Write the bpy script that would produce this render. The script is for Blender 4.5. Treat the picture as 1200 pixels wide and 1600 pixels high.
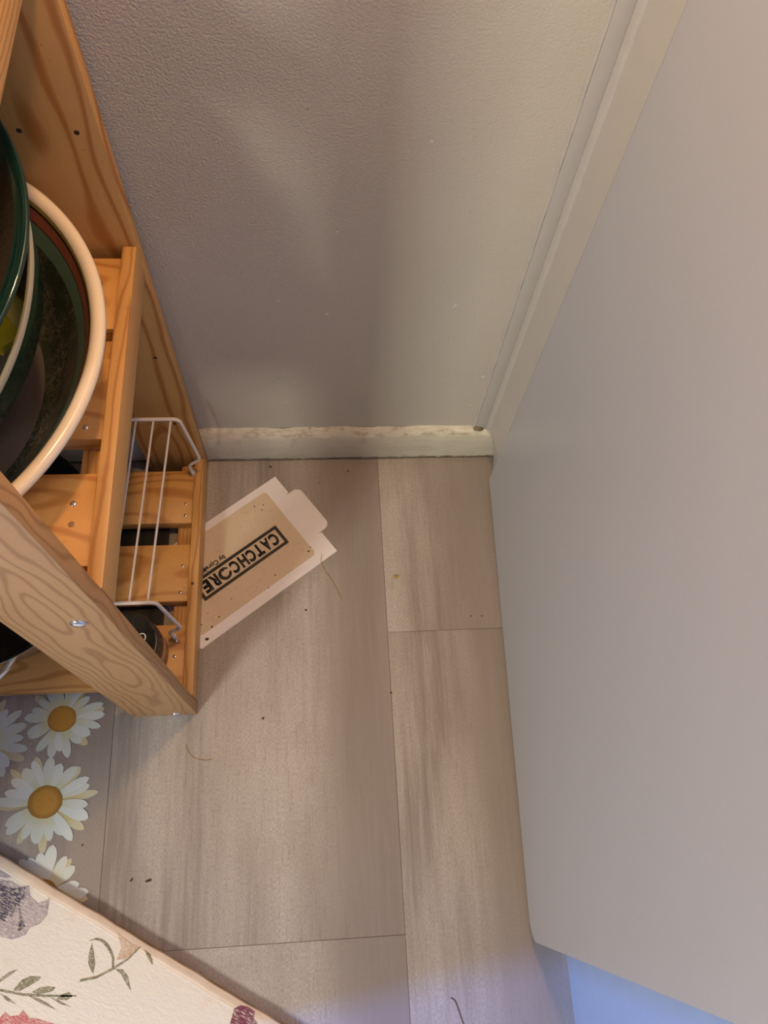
import bpy, bmesh, math, random
from math import sin, cos, pi, radians, sqrt, hypot
from mathutils import Vector, Matrix

for o in list(bpy.data.objects):
    bpy.data.objects.remove(o)
S = bpy.context.scene
COL = S.collection

# ------------------------------------------------------------------ camera
# world frame: floor z = 0, front of the skirting board y = 0, right-hand corner x = 0 (metres)
cam_d = bpy.data.cameras.new('camera')
cam = bpy.data.objects.new('camera', cam_d)
COL.objects.link(cam)
cam_d.sensor_fit = 'VERTICAL'
cam_d.sensor_height = 36.0
cam_d.lens = 36.0 * 1219.54 / 1600.0
cam_d.clip_start = 0.01
right = Vector((0.9968882, -0.0499960, 0.0609448))
down = Vector((-0.0210259, -0.9137705, -0.4056863))
fwd = Vector((0.0759723, 0.4031425, -0.9119783))
M = Matrix((right, -down, -fwd)).transposed().to_4x4()
M.translation = Vector((-0.28503, -0.60557, 1.15))
cam.matrix_world = M
S.camera = cam

# ------------------------------------------------------------------ view + world
S.view_settings.view_transform = 'Standard'
S.view_settings.look = 'None'
S.view_settings.gamma = 1.0
S.view_settings.use_curve_mapping = False
S.view_settings.exposure = 0.28

W = bpy.data.worlds.new('room_light')
S.world = W
W.use_nodes = True
W.node_tree.nodes['Background'].inputs[0].default_value = (0.98, 0.955, 0.94, 1)
W.node_tree.nodes['Background'].inputs[1].default_value = 0.20


def area(name, loc, target, size, size_y, power, color):
    d = bpy.data.lights.new(name, 'AREA')
    d.shape = 'RECTANGLE'
    d.size, d.size_y = size, size_y
    d.energy = power
    d.color = color
    o = bpy.data.objects.new(name, d)
    COL.objects.link(o)
    o.location = loc
    o.rotation_euler = (Vector(target) - Vector(loc)).to_track_quat('-Z', 'Y').to_euler()
    return o


# room light from the front left, warm lamp above near the back wall, low blue daylight from the front
area('ceiling_light', (-1.75, -2.10, 1.75), (-0.3, -0.2, 0.2), 0.42, 0.42, 38, (1.0, 0.97, 0.83))
area('window_daylight', (-2.50, -1.10, 1.60), (-0.1, -0.8, 0.1), 0.08, 0.50, 85, (0.09, 0.27, 1.0))
warm_d = bpy.data.lights.new('warm_lamp', 'POINT')
warm_d.energy = 21
warm_d.color = (1.0, 0.57, 0.24)
warm_d.shadow_soft_size = 0.035
warm = bpy.data.objects.new('warm_lamp', warm_d)
warm.location = (-0.20, -0.14, 1.60)
COL.objects.link(warm)


# ------------------------------------------------------------------ node helpers
class NT:
    def __init__(self, name):
        self.m = bpy.data.materials.new(name)
        self.m.use_nodes = True
        self.t = self.m.node_tree
        self.b = self.t.nodes['Principled BSDF']

    def n(self, kind, **kw):
        x = self.t.nodes.new(kind)
        for k, v in kw.items():
            setattr(x, k, v)
        return x

    def l(self, a, b):
        self.t.links.new(a, b)

    def val(self, sock, v):
        if hasattr(v, 'links'):
            self.l(v, sock)
        else:
            sock.default_value = v

    def math(self, op, a, b=0.0, c=0.0):
        x = self.n('ShaderNodeMath', operation=op)
        for i, v in enumerate((a, b, c)):
            self.val(x.inputs[i], v)
        return x.outputs[0]

    def coord(self, kind='Object'):
        return self.n('ShaderNodeTexCoord').outputs[kind]

    def mapping(self, v, scale=(1, 1, 1), loc=(0, 0, 0), rot=(0, 0, 0)):
        x = self.n('ShaderNodeMapping')
        self.l(v, x.inputs[0])
        x.inputs['Location'].default_value = loc
        x.inputs['Rotation'].default_value = rot
        x.inputs['Scale'].default_value = scale
        return x.outputs[0]

    def noise(self, v, scale, detail=2.0, rough=0.5, w=None, dist=0.0, color=False):
        x = self.n('ShaderNodeTexNoise')
        if w is not None:
            x.noise_dimensions = '4D'
            self.val(x.inputs['W'], w)
        self.l(v, x.inputs['Vector'])
        x.inputs['Scale'].default_value = scale
        x.inputs['Detail'].default_value = detail
        x.inputs['Roughness'].default_value = rough
        x.inputs['Distortion'].default_value = dist
        return x.outputs['Color' if color else 'Fac']

    def ramp(self, f, stops, interp='LINEAR'):
        x = self.n('ShaderNodeValToRGB')
        x.color_ramp.interpolation = interp
        e = x.color_ramp.elements
        while len(e) < len(stops):
            e.new(0.5)
        for i, (p, c) in enumerate(stops):
            e[i].position = p
            e[i].color = (c, c, c, 1) if isinstance(c, (int, float)) else (*c, 1)
        self.l(f, x.inputs[0])
        return x.outputs[0]

    def mix(self, f, a, b, mode='MIX'):
        x = self.n('ShaderNodeMix', data_type='RGBA', blend_type=mode)
        self.val(x.inputs[0], f)
        for i, v in ((6, a), (7, b)):
            if hasattr(v, 'links'):
                self.l(v, x.inputs[i])
            else:
                x.inputs[i].default_value = (*v, 1)
        return x.outputs[2]

    def bump(self, h, strength=0.3, dist=0.001):
        x = self.n('ShaderNodeBump')
        x.inputs['Strength'].default_value = strength
        x.inputs['Distance'].default_value = dist
        self.l(h, x.inputs['Height'])
        self.l(x.outputs[0], self.b.inputs['Normal'])

    def set(self, color=None, rough=None, metal=None, spec=None):
        if color is not None:
            if hasattr(color, 'links'):
                self.l(color, self.b.inputs['Base Color'])
            else:
                self.b.inputs['Base Color'].default_value = (*color, 1)
        if rough is not None:
            self.val(self.b.inputs['Roughness'], rough)
        if metal is not None:
            self.b.inputs['Metallic'].default_value = metal
        if spec is not None:
            self.b.inputs['Specular IOR Level'].default_value = spec
        return self.m


def plain(name, col, rough=0.5, metal=0.0, var=0.06, scale=40.0):
    t = NT(name)
    f = t.noise(t.coord(), scale, 3)
    c = t.mix(f, tuple(x * (1 - var) for x in col), tuple(min(1, x * (1 + var)) for x in col))
    return t.set(c, rough, metal)


def pine(name, axis, light, dark, period=0.008, rough=0.45, cx=0.0, cy=0.03, stain=0.25, warp=0.075):
    """Pine board: growth rings round a pith line that runs along the board, a little off it."""
    t = NT(name)
    v = t.coord()
    rnd = t.n('ShaderNodeObjectInfo').outputs['Random']
    sx = [7.0, 7.0, 7.0]
    sx[axis] = 2.6
    n1 = t.noise(t.mapping(v, scale=sx), 1.6, 2, 0.45, w=t.math('MULTIPLY', rnd, 31.0), color=True)
    d = t.n('ShaderNodeVectorMath', operation='SUBTRACT')
    t.l(n1, d.inputs[0])
    d.inputs[1].default_value = (0.5, 0.5, 0.5)
    d2 = t.n('ShaderNodeVectorMath', operation='SCALE')
    t.l(d.outputs[0], d2.inputs[0])
    d2.inputs['Scale'].default_value = warp
    a = t.n('ShaderNodeVectorMath', operation='ADD')
    t.l(v, a.inputs[0])
    t.l(d2.outputs[0], a.inputs[1])
    off = t.n('ShaderNodeCombineXYZ')
    r1 = t.math('MULTIPLY_ADD', rnd, 0.05, -0.025 + cx)
    r2 = t.math('MULTIPLY_ADD', t.math('FRACT', t.math('MULTIPLY', rnd, 7.3)), 0.02, cy)
    others = [i for i in range(3) if i != axis]
    t.l(r1, off.inputs[others[0]])
    t.l(r2, off.inputs[others[1]])
    a2 = t.n('ShaderNodeVectorMath', operation='ADD')
    t.l(a.outputs[0], a2.inputs[0])
    t.l(off.outputs[0], a2.inputs[1])
    wv = t.n('ShaderNodeTexWave', wave_type='RINGS', rings_direction='XYZ'[axis], wave_profile='SIN')
    t.l(a2.outputs[0], wv.inputs['Vector'])
    wv.inputs['Scale'].default_value = 2 * pi / (20 * period)
    wv.inputs['Distortion'].default_value = 0.8
    wv.inputs['Detail'].default_value = 1.0
    wv.inputs['Detail Scale'].default_value = 0.6
    ring = t.ramp(wv.outputs['Fac'], [(0.0, 0.0), (0.66, 0.10), (0.90, 0.75), (1.0, 1.0)])
    fs = [260.0, 260.0, 260.0]
    fs[axis] = 12.0
    fib = t.noise(t.mapping(v, scale=fs), 1.0, 3, 0.6)
    fac = t.math('ADD', ring, t.math('MULTIPLY', t.math('SUBTRACT', fib, 0.5), 0.35))
    c = t.mix(fac, light, dark)
    ss = [14.0, 14.0, 14.0]
    ss[axis] = 5.0
    blot = t.ramp(t.noise(t.mapping(v, scale=ss), 1.0, 4, 0.6, w=rnd), [(0.52, 0.0), (0.80, stain)])
    c = t.mix(blot, c, tuple(x * 0.45 for x in dark))
    speck = t.ramp(t.noise(v, 210.0, 2, 0.6, w=rnd), [(0.69, 0.0), (0.74, 0.5)])
    c = t.mix(speck, c, tuple(x * 0.3 for x in dark))
    t.bump(t.math('ADD', t.math('MULTIPLY', fib, 0.6), t.math('MULTIPLY', ring, 0.4)), 0.25, 0.0006)
    return t.set(c, rough)


# ------------------------------------------------------------------ materials
PL, PD = (0.62, 0.325, 0.095), (0.45, 0.195, 0.045)
M_PX = pine('pine_along_x', 0, PL, PD, 0.011)
M_PY = pine('pine_along_y', 1, (0.60, 0.335, 0.115), (0.43, 0.205, 0.06), 0.0036, cx=0.04, cy=0.06, warp=0.02)
M_PZ = pine('pine_along_z', 2, (0.46, 0.255, 0.105), (0.33, 0.165, 0.060), 0.0065, cy=0.028, stain=0.12)
M_PZF = pine('pine_along_z_far', 2, (0.54, 0.30, 0.10), (0.36, 0.145, 0.03), 0.0125, cx=0.02, cy=0.035, stain=0.1, warp=0.045)


def floor_mat():
    t = NT('vinyl_plank')
    v = t.coord()
    rnd = t.n('ShaderNodeObjectInfo').outputs['Random']
    w = t.math('MULTIPLY', rnd, 40.0)
    broad = t.noise(t.mapping(v, scale=(14, 2.0, 1)), 1.0, 3, 0.5, w=w)
    streak = t.noise(t.mapping(v, scale=(120, 6, 1)), 1.0, 4, 0.65, w=w)
    weave = t.noise(t.mapping(v, scale=(700, 260, 1)), 1.0, 2, 0.5)
    grain = t.noise(t.mapping(v, scale=(420, 30, 1)), 1.0, 3, 0.6, w=w)
    zone = t.ramp(t.noise(t.mapping(v, scale=(9, 1.4, 1)), 1.0, 2, 0.5, w=t.math('ADD', w, 9.0)), [(0.38, 0.15), (0.62, 1.0)])
    f = t.math('ADD', t.math('MULTIPLY', broad, 0.75), t.math('MULTIPLY', t.math('MULTIPLY', streak, zone), 0.95))
    c = t.ramp(f, [(0.40, (0.46, 0.425, 0.395)), (0.62, (0.385, 0.348, 0.318)), (0.90, (0.235, 0.205, 0.188))])
    c = t.mix(t.ramp(grain, [(0.54, 0.0), (0.72, 0.38)]), c, (0.19, 0.15, 0.13))
    c = t.mix(t.ramp(grain, [(0.28, 0.35), (0.42, 0.0)]), c, (0.50, 0.43, 0.38))
    c = t.mix(t.ramp(weave, [(0.40, 0.0), (0.64, 0.42)]), c, (0.22, 0.175, 0.145))
    smudge = t.noise(v, 7.0, 4, 0.6, w=w)
    c = t.mix(t.ramp(smudge, [(0.50, 0.0), (0.75, 0.30)]), c, (0.22, 0.165, 0.125))
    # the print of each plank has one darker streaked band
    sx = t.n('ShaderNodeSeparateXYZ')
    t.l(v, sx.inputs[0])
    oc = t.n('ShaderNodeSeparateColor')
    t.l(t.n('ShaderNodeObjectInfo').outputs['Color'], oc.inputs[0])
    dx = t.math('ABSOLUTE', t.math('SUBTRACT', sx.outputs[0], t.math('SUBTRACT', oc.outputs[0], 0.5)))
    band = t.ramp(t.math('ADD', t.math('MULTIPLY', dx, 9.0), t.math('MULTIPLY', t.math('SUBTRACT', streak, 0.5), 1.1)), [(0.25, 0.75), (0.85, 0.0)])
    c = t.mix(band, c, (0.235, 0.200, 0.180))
    t.bump(weave, 0.12, 0.0004)
    return t.set(c, 0.52, spec=0.35)


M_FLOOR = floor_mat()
M_JOINT = plain('floor_joint', (0.22, 0.18, 0.15), 0.8)


def wall_mat():
    t = NT('wall_paint')
    v = t.coord()
    n = t.noise(v, 430, 2, 0.5)
    n2 = t.noise(v, 6, 3)
    c = t.mix(n2, (0.48, 0.44, 0.375), (0.53, 0.485, 0.415))
    fleck = t.ramp(t.noise(v, 120, 1, 0.4, w=2.0), [(0.775, 0.0), (0.79, 0.7)])
    c = t.mix(fleck, c, (0.75, 0.72, 0.66))
    dirt = t.ramp(t.noise(v, 60, 1, 0.4, w=7.0), [(0.78, 0.0), (0.80, 0.5)])
    c = t.mix(dirt, c, (0.25, 0.2, 0.15))
    sx = t.n('ShaderNodeSeparateXYZ')
    t.l(v, sx.inputs[0])
    # thicker roller stipple towards the left of the wall
    amt = t.n('ShaderNodeMapRange')
    t.l(sx.outputs[0], amt.inputs[0])
    amt.inputs[1].default_value = -0.55
    amt.inputs[2].default_value = -0.20
    amt.inputs[3].default_value = 1.0
    amt.inputs[4].default_value = 0.35
    h = t.math('MULTIPLY', t.math('ADD', n, t.math('MULTIPLY', fleck, 1.2)), amt.outputs[0])
    t.bump(h, 0.6, 0.0022)
    return t.set(c, 0.48, spec=0.4)


M_WALL = wall_mat()


def trim_mat():
    t = NT('trim_paint')
    v = t.coord()
    c = t.mix(t.noise(v, 12, 3), (0.43, 0.405, 0.38), (0.47, 0.44, 0.41))
    t.bump(t.noise(v, 45, 3), 0.25, 0.002)
    return t.set(c, 0.4)


M_TRIM = trim_mat()


def base_mat():
    t = NT('worn_cream_gloss')
    v = t.coord()
    c = t.mix(t.noise(v, 22, 4), (0.62, 0.57, 0.45), (0.52, 0.49, 0.41))
    s = t.n('ShaderNodeSeparateXYZ')
    t.l(v, s.inputs[0])
    z = s.outputs[2]
    # grime caught along the floor joint and along the top ledge
    low = t.n('ShaderNodeMapRange')
    t.l(z, low.inputs[0])
    low.inputs[1].default_value = 0.0
    low.inputs[2].default_value = 0.024
    low.inputs[3].default_value = 0.75
    low.inputs[4].default_value = 0.0
    nz = t.noise(t.mapping(v, scale=(1, 1, 3)), 70, 5, 0.7)
    g = t.ramp(t.math('MULTIPLY', low.outputs[0], t.math('ADD', nz, 0.35)), [(0.38, 0.0), (0.50, 0.9)])
    c = t.mix(g, c, (0.10, 0.065, 0.03))
    sp = t.ramp(t.noise(v, 110, 3, 0.6, w=3.0), [(0.64, 0.0), (0.70, 0.6)])
    c = t.mix(sp, c, (0.22, 0.15, 0.08))
    topz = t.n('ShaderNodeMapRange')
    t.l(z, topz.inputs[0])
    topz.inputs[1].default_value = 0.068
    topz.inputs[2].default_value = 0.076
    chip = t.ramp(t.noise(t.mapping(v, scale=(1, 2, 2)), 55, 4, 0.7, w=11.0), [(0.50, 0.0), (0.60, 0.65)])
    c = t.mix(t.math('MULTIPLY', topz.outputs[0], chip), c, (0.34, 0.27, 0.15))
    pale = t.ramp(t.noise(t.mapping(v, scale=(0.4, 1, 2)), 40, 3, 0.6, w=5.0), [(0.55, 0.0), (0.62, 0.6)])
    c = t.mix(t.math('MULTIPLY', topz.outputs[0], pale), c, (0.75, 0.70, 0.58))
    worn = t.ramp(t.noise(t.mapping(v, scale=(8, 30, 40)), 1.0, 4, 0.6), [(0.55, 0.0), (0.75, 0.5)])
    c = t.mix(worn, c, (0.40, 0.33, 0.22))
    t.bump(t.noise(t.mapping(v, scale=(20, 60, 60)), 1.0, 4), 0.5, 0.003)
    return t.set(c, 0.36)


M_BASE = base_mat()
M_CAULK = plain('grimy_caulk', (0.15, 0.125, 0.06), 0.6, 0, 0.5, 120)


def panel_mat():
    t = NT('panel_paint')
    v = t.coord()
    c = t.mix(t.noise(v, 3, 2), (0.43, 0.435, 0.475), (0.455, 0.46, 0.50))
    t.bump(t.noise(v, 480, 2), 0.10, 0.0006)
    return t.set(c, 0.34, spec=0.5)


M_PANEL = panel_mat()
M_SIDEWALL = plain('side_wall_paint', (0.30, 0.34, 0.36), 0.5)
M_STEEL = plain('bright_steel', (0.72, 0.72, 0.72), 0.22, 1.0, 0.05)
M_BRUSH = plain('brushed_steel', (0.50, 0.48, 0.44), 0.30, 1.0, 0.1)
M_HOLE = plain('hole_shade', (0.03, 0.018, 0.010), 0.9)
M_WIRE = plain('white_plastic_coating', (0.64, 0.60, 0.57), 0.35, 0, 0.05, 90)
M_LID = plain('black_lid', (0.010, 0.011, 0.010), 0.38, 0, 0.5, 160)
M_JARGLASS = plain('dark_brown_jar', (0.035, 0.020, 0.010), 0.12, 0, 0.3)
M_JARLABEL = plain('jar_label_rust', (0.28, 0.09, 0.03), 0.5, 0, 0.3, 300)
M_JARLABEL2 = plain('jar_label_pale', (0.50, 0.40, 0.28), 0.5)
M_WHITEPRINT = plain('white_print', (0.75, 0.74, 0.70), 0.5)
M_CARD = plain('white_card', (0.80, 0.77, 0.79), 0.45, 0, 0.03, 30)
M_INK = plain('black_ink', (0.010, 0.010, 0.012), 0.35)
M_CRUMB = plain('dark_crumb', (0.045, 0.028, 0.015), 0.8)
M_CRUMBY = plain('ochre_crumb', (0.36, 0.24, 0.06), 0.7)


def glue_mat():
    t = NT('amber_glue')
    v = t.coord()
    n = t.noise(v, 14, 3)
    c = t.mix(n, (0.62, 0.49, 0.34), (0.70, 0.59, 0.45))
    fuzz = t.ramp(t.noise(v, 120, 5, 0.7, dist=1.5), [(0.56, 0.0), (0.68, 0.35)])
    c = t.mix(fuzz, c, (0.34, 0.24, 0.13))
    t.bump(t.noise(v, 30, 2), 0.15, 0.001)
    return t.set(c, 0.18, spec=0.6)


M_GLUE = glue_mat()


def speckled(name, base, fleck, rough):
    t = NT(name)
    v = t.coord()
    f = t.ramp(t.noise(v, 300, 4, 0.75), [(0.42, 0.0), (0.66, 0.6)])
    patch = t.ramp(t.noise(v, 16, 3, 0.6), [(0.42, 0.15), (0.58, 1.0)])
    c = t.mix(t.math('MULTIPLY', f, patch), base, fleck)
    t.bump(t.noise(v, 300, 2), 0.2, 0.0006)
    return t.set(c, rough)


M_GLAZE_CREAM = plain('cream_glaze', (0.80, 0.70, 0.55), 0.16, 0, 0.04, 20)
M_GLAZE_OLIVE = plain('olive_glaze', (0.30, 0.23, 0.05), 0.2)
M_GLAZE_RUST = plain('rust_glaze', (0.26, 0.085, 0.045), 0.22)
M_GLAZE_LINE = plain('dark_glaze_line', (0.02, 0.015, 0.01), 0.3)
M_GLAZE_GREEN = plain('sea_green_glaze', (0.09, 0.155, 0.11), 0.2)
M_GLAZE_DARK = speckled('dark_speckled_glaze', (0.020, 0.028, 0.020), (0.24, 0.20, 0.15), 0.12)
M_GLAZE_FLOOR = plain('grey_glaze', (0.13, 0.105, 0.09), 0.2, 0, 0.3, 12)


def glass(name, col, rough=0.06, trans=0.35):
    t = NT(name)
    m = t.set(col, rough, spec=0.7)
    t.b.inputs['Transmission Weight'].default_value = trans
    t.b.inputs['IOR'].default_value = 1.45
    return m


M_GGLASS = glass('dark_green_glass', (0.004, 0.026, 0.019), 0.09, 0.05)
M_GGLASS2 = glass('bottle_green_glass', (0.012, 0.040, 0.022), 0.08, 0.15)
M_GRIM = glass('pale_glass_rim', (0.42, 0.40, 0.30), 0.15, 0.2)
M_GDARK = speckled('dark_dish_glaze', (0.016, 0.012, 0.007), (0.05, 0.042, 0.03), 0.14)
M_GINNER = plain('grey_bowl_inside', (0.16, 0.145, 0.12), 0.25, 0, 0.15, 12)
M_YELLOW = plain('yellow_film', (0.82, 0.68, 0.03), 0.25, 0, 0.25, 50)
M_NONSTICK = speckled('black_nonstick', (0.006, 0.007, 0.006), (0.10, 0.10, 0.09), 0.35)


def sketch(name, col, strength=0.75, scale=240, stretch=(1, 4, 1)):
    t = NT(name)
    v = t.coord()
    f = t.ramp(t.noise(t.mapping(v, scale=stretch), scale, 3, 0.7), [(0.34, 0.15), (0.62, 1.0)])
    g = t.noise(v, 50, 3)
    c = t.mix(t.math('MULTIPLY', t.math('MULTIPLY', f, strength), t.math('ADD', g, 0.45)), (0.69, 0.62, 0.55), col)
    return t.set(c, 0.4)


def mat_mat():
    t = NT('cream_embossed_vinyl')
    v = t.coord()
    n = t.noise(v, 9, 3)
    c = t.mix(n, (0.70, 0.65, 0.60), (0.75, 0.71, 0.66))
    st = t.ramp(t.noise(t.mapping(v, scale=(1, 1, 1)), 26, 3, 0.6), [(0.6, 0.0), (0.8, 0.35)])
    c = t.mix(st, c, (0.60, 0.42, 0.24))
    vo = t.noise(t.mapping(v, rot=(0, 0, 0.4), scale=(1, 1.9, 1)), 150, 4, 0.6, dist=0.6)
    t.bump(vo, 0.42, 0.0018)
    return t.set(c, 0.40, spec=0.5)


M_MAT = mat_mat()
M_MATEDGE = plain('mat_edge_vinyl', (0.60, 0.48, 0.38), 0.35, 0, 0.15, 60)
M_MATSIDE = plain('mat_foam_side', (0.20, 0.12, 0.07), 0.7)
M_SK_GREEN = sketch('printed_olive', (0.13, 0.13, 0.055), 1.25)
M_SK_PURPLE = sketch('printed_violet', (0.24, 0.20, 0.27), 0.95, 160)
M_SK_PURPLE2 = sketch('printed_dark_violet', (0.045, 0.035, 0.075), 1.3, 160)
M_SK_ORANGE = sketch('printed_ochre', (0.42, 0.24, 0.10), 0.9)
M_SK_PINK = sketch('printed_pink', (0.50, 0.09, 0.11), 1.25, 180)
M_SK_BURG = sketch('printed_burgundy', (0.16, 0.025, 0.06), 1.5, 180)
M_SK_WHITE = plain('printed_white', (0.72, 0.66, 0.60), 0.4)


def petal_mat(name, inner, outer, r0, r1):
    t = NT(name)
    v = t.coord()                    # petals share their flower's origin: distance from the centre
    ln = t.n('ShaderNodeVectorMath', operation='LENGTH')
    t.l(v, ln.inputs[0])
    f = t.n('ShaderNodeMapRange')
    t.l(ln.outputs['Value'], f.inputs[0])
    f.inputs[1].default_value = r0
    f.inputs[2].default_value = r1
    n = t.noise(v, 60, 3)
    fac = t.math('ADD', f.outputs[0], t.math('MULTIPLY', t.math('SUBTRACT', n, 0.5), 0.7))
    c = t.mix(t.math('MINIMUM', t.math('MAXIMUM', fac, 0.0), 1.0), inner, outer)
    return t.set(c, 0.45)


M_PETAL = petal_mat('white_petal', (0.50, 0.47, 0.24), (0.52, 0.56, 0.53), 0.014, 0.036)
M_PETALY = petal_mat('yellow_petal', (0.45, 0.35, 0.10), (0.50, 0.47, 0.32), 0.02, 0.055)
M_PETALW = petal_mat('pure_white_petal', (0.52, 0.55, 0.50), (0.55, 0.59, 0.58), 0.01, 0.03)


def disc_mat():
    t = NT('daisy_disc')
    v = t.coord()
    ln = t.n('ShaderNodeVectorMath', operation='LENGTH')
    t.l(v, ln.inputs[0])
    n = t.noise(v, 600, 3, 0.7)
    c = t.mix(n, (0.26, 0.12, 0.02), (0.55, 0.29, 0.03))
    edge = t.ramp(t.math('MULTIPLY', t.math('MULTIPLY', ln.outputs['Value'], 48.0), t.math('ADD', n, 0.5)), [(0.70, 0.0), (0.95, 0.55)])
    c = t.mix(edge, c, (0.13, 0.06, 0.01))
    return t.set(c, 0.55)


M_DISC = disc_mat()


# ------------------------------------------------------------------ object helpers
def link_mesh(name, me, mats, parent=None, loc=None):
    o = bpy.data.objects.new(name, me)
    for m in (mats if isinstance(mats, (list, tuple)) else [mats]):
        me.materials.append(m)
    COL.objects.link(o)
    if parent:
        o.parent = parent
        o.location = Vector(loc or parent.location) - parent.location
    else:
        o.location = loc or (0, 0, 0)
    return o


def shade(me, angle=40):
    me.shade_smooth()
    bm = bmesh.new()
    bm.from_mesh(me)
    for e in bm.edges:
        if len(e.link_faces) == 2 and e.calc_face_angle(0) > radians(angle):
            e.smooth = False
    bm.to_mesh(me)
    bm.free()


def from_bm(name, bm, mats, parent=None, loc=None, smooth=None):
    me = bpy.data.meshes.new(name)
    bmesh.ops.recalc_face_normals(bm, faces=bm.faces)
    bm.to_mesh(me)
    bm.free()
    if smooth:
        shade(me, smooth)
    return link_mesh(name, me, mats, parent, loc)


def thing(name, label, cat, loc, group=None):
    o = bpy.data.objects.new(name, None)
    o.empty_display_size = 0.02
    COL.objects.link(o)
    o.location = loc
    return tag(o, label, cat, group)


def tag(o, label, cat, group=None):
    o['label'] = label
    o['category'] = cat
    if group:
        o['group'] = group
    return o


def board(name, lo, hi, mat, parent, bevel=0.0012, loc_off=None):
    """A board given by two world corners; its own origin sits at its centre."""
    lo, hi = Vector(lo), Vector(hi)
    c = (lo + hi) / 2
    h = (hi - lo) / 2
    bm = bmesh.new()
    bmesh.ops.create_cube(bm, size=2.0)
    bmesh.ops.scale(bm, vec=h, verts=bm.verts)
    bmesh.ops.bevel(bm, geom=bm.edges[:], offset=bevel, segments=2, affect='EDGES', profile=0.5)
    return from_bm(name, bm, mat, parent, c, smooth=25)


def fillet(pts, r, n=6, closed=False):
    pts = [Vector(p) for p in pts]
    out = []
    N = len(pts)
    for i, p in enumerate(pts):
        if not closed and i in (0, N - 1):
            out.append(p)
            continue
        a, b = pts[i - 1], pts[(i + 1) % N]
        da, db = (a - p), (b - p)
        rr = min(r, da.length * 0.45, db.length * 0.45)
        A, B = p + da.normalized() * rr, p + db.normalized() * rr
        for k in range(n + 1):
            s = k / n
            out.append(A * (1 - s) ** 2 + p * 2 * s * (1 - s) + B * s * s)
    return out


def tube_bm(bm, pts, r, seg=10, closed=False, caps=True):
    pts = [Vector(p) for p in pts]
    N = len(pts)
    rings = []
    ref = None
    for i, p in enumerate(pts):
        a = pts[i - 1] if (i or closed) else p
        b = pts[(i + 1) % N] if (i < N - 1 or closed) else p
        tan = (b - a).normalized()
        if ref is None:
            ref = tan.orthogonal().normalized()
        ref = (ref - tan * ref.dot(tan)).normalized()
        bi = tan.cross(ref)
        rr = r(i / max(1, N - 1)) if callable(r) else r
        rings.append([bm.verts.new(p + (ref * cos(2 * pi * k / seg) + bi * sin(2 * pi * k / seg)) * rr) for k in range(seg)])
    for i in range(N if closed else N - 1):
        A, B = rings[i], rings[(i + 1) % N]
        for k in range(seg):
            bm.faces.new((A[k], A[(k + 1) % seg], B[(k + 1) % seg], B[k]))
    if caps and not closed:
        bm.faces.new(rings[0][::-1])
        bm.faces.new(rings[-1])


def tube(name, pts, r, mat, parent=None, loc=None, seg=10, closed=False):
    bm = bmesh.new()
    base = Vector(loc or (parent.location if parent else (0, 0, 0)))
    tube_bm(bm, [Vector(p) - base for p in pts], r, seg, closed)
    return from_bm(name, bm, mat, parent, base, smooth=50)


def lathe(name, prof, mats, parent=None, loc=(0, 0, 0), seg=96, idx=None, rot=None, arc=None, ang=35):
    """prof: (r, z) pairs, spun round z; idx: material slot for each profile step; rot: 3x3 tilt."""
    bm = bmesh.new()
    rings = []
    n = seg if arc is None else seg + 1
    for r, z in prof:
        if r < 1e-6:
            rings.append([bm.verts.new((0, 0, z))])
        else:
            ring = []
            for k in range(n):
                a = 2 * pi * k / seg if arc is None else arc[0] + (arc[1] - arc[0]) * k / seg
                ring.append(bm.verts.new((r * cos(a), r * sin(a), z)))
            rings.append(ring)
    for i in range(len(prof) - 1):
        A, B = rings[i], rings[i + 1]
        for k in range(seg):
            k2 = (k + 1) % seg if arc is None else k + 1
            if len(A) == 1 and len(B) == 1:
                continue
            if len(A) == 1:
                f = bm.faces.new((A[0], B[k], B[k2]))
            elif len(B) == 1:
                f = bm.faces.new((A[k], B[0], A[k2]))
            else:
                f = bm.faces.new((A[k], B[k], B[k2], A[k2]))
            f.material_index = idx[i] if idx else 0
    if rot is not None:
        bmesh.ops.transform(bm, matrix=rot.to_4x4(), verts=bm.verts)
    return from_bm(name, bm, mats, parent, loc, smooth=ang)


def prism_bm(bm, poly, z0, z1):
    a = [bm.verts.new((x, y, z0)) for x, y in poly]
    b = [bm.verts.new((x, y, z1)) for x, y in poly]
    n = len(poly)
    bm.faces.new(b)
    bm.faces.new(a[::-1])
    for i in range(n):
        bm.faces.new((a[i], a[(i + 1) % n], b[(i + 1) % n], b[i]))


def prism(name, poly, z0, z1, mat, parent=None, loc=(0, 0, 0), bevel=0.0, hole=None):
    bm = bmesh.new()
    prism_bm(bm, poly, z0, z1)
    if bevel:
        top = [e for e in bm.edges if all(abs(v.co.z - max(z0, z1)) < 1e-7 for v in e.verts)]
        bmesh.ops.bevel(bm, geom=top, offset=bevel, segments=2, affect='EDGES')
    return from_bm(name, bm, mat, parent, loc, smooth=30)


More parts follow.
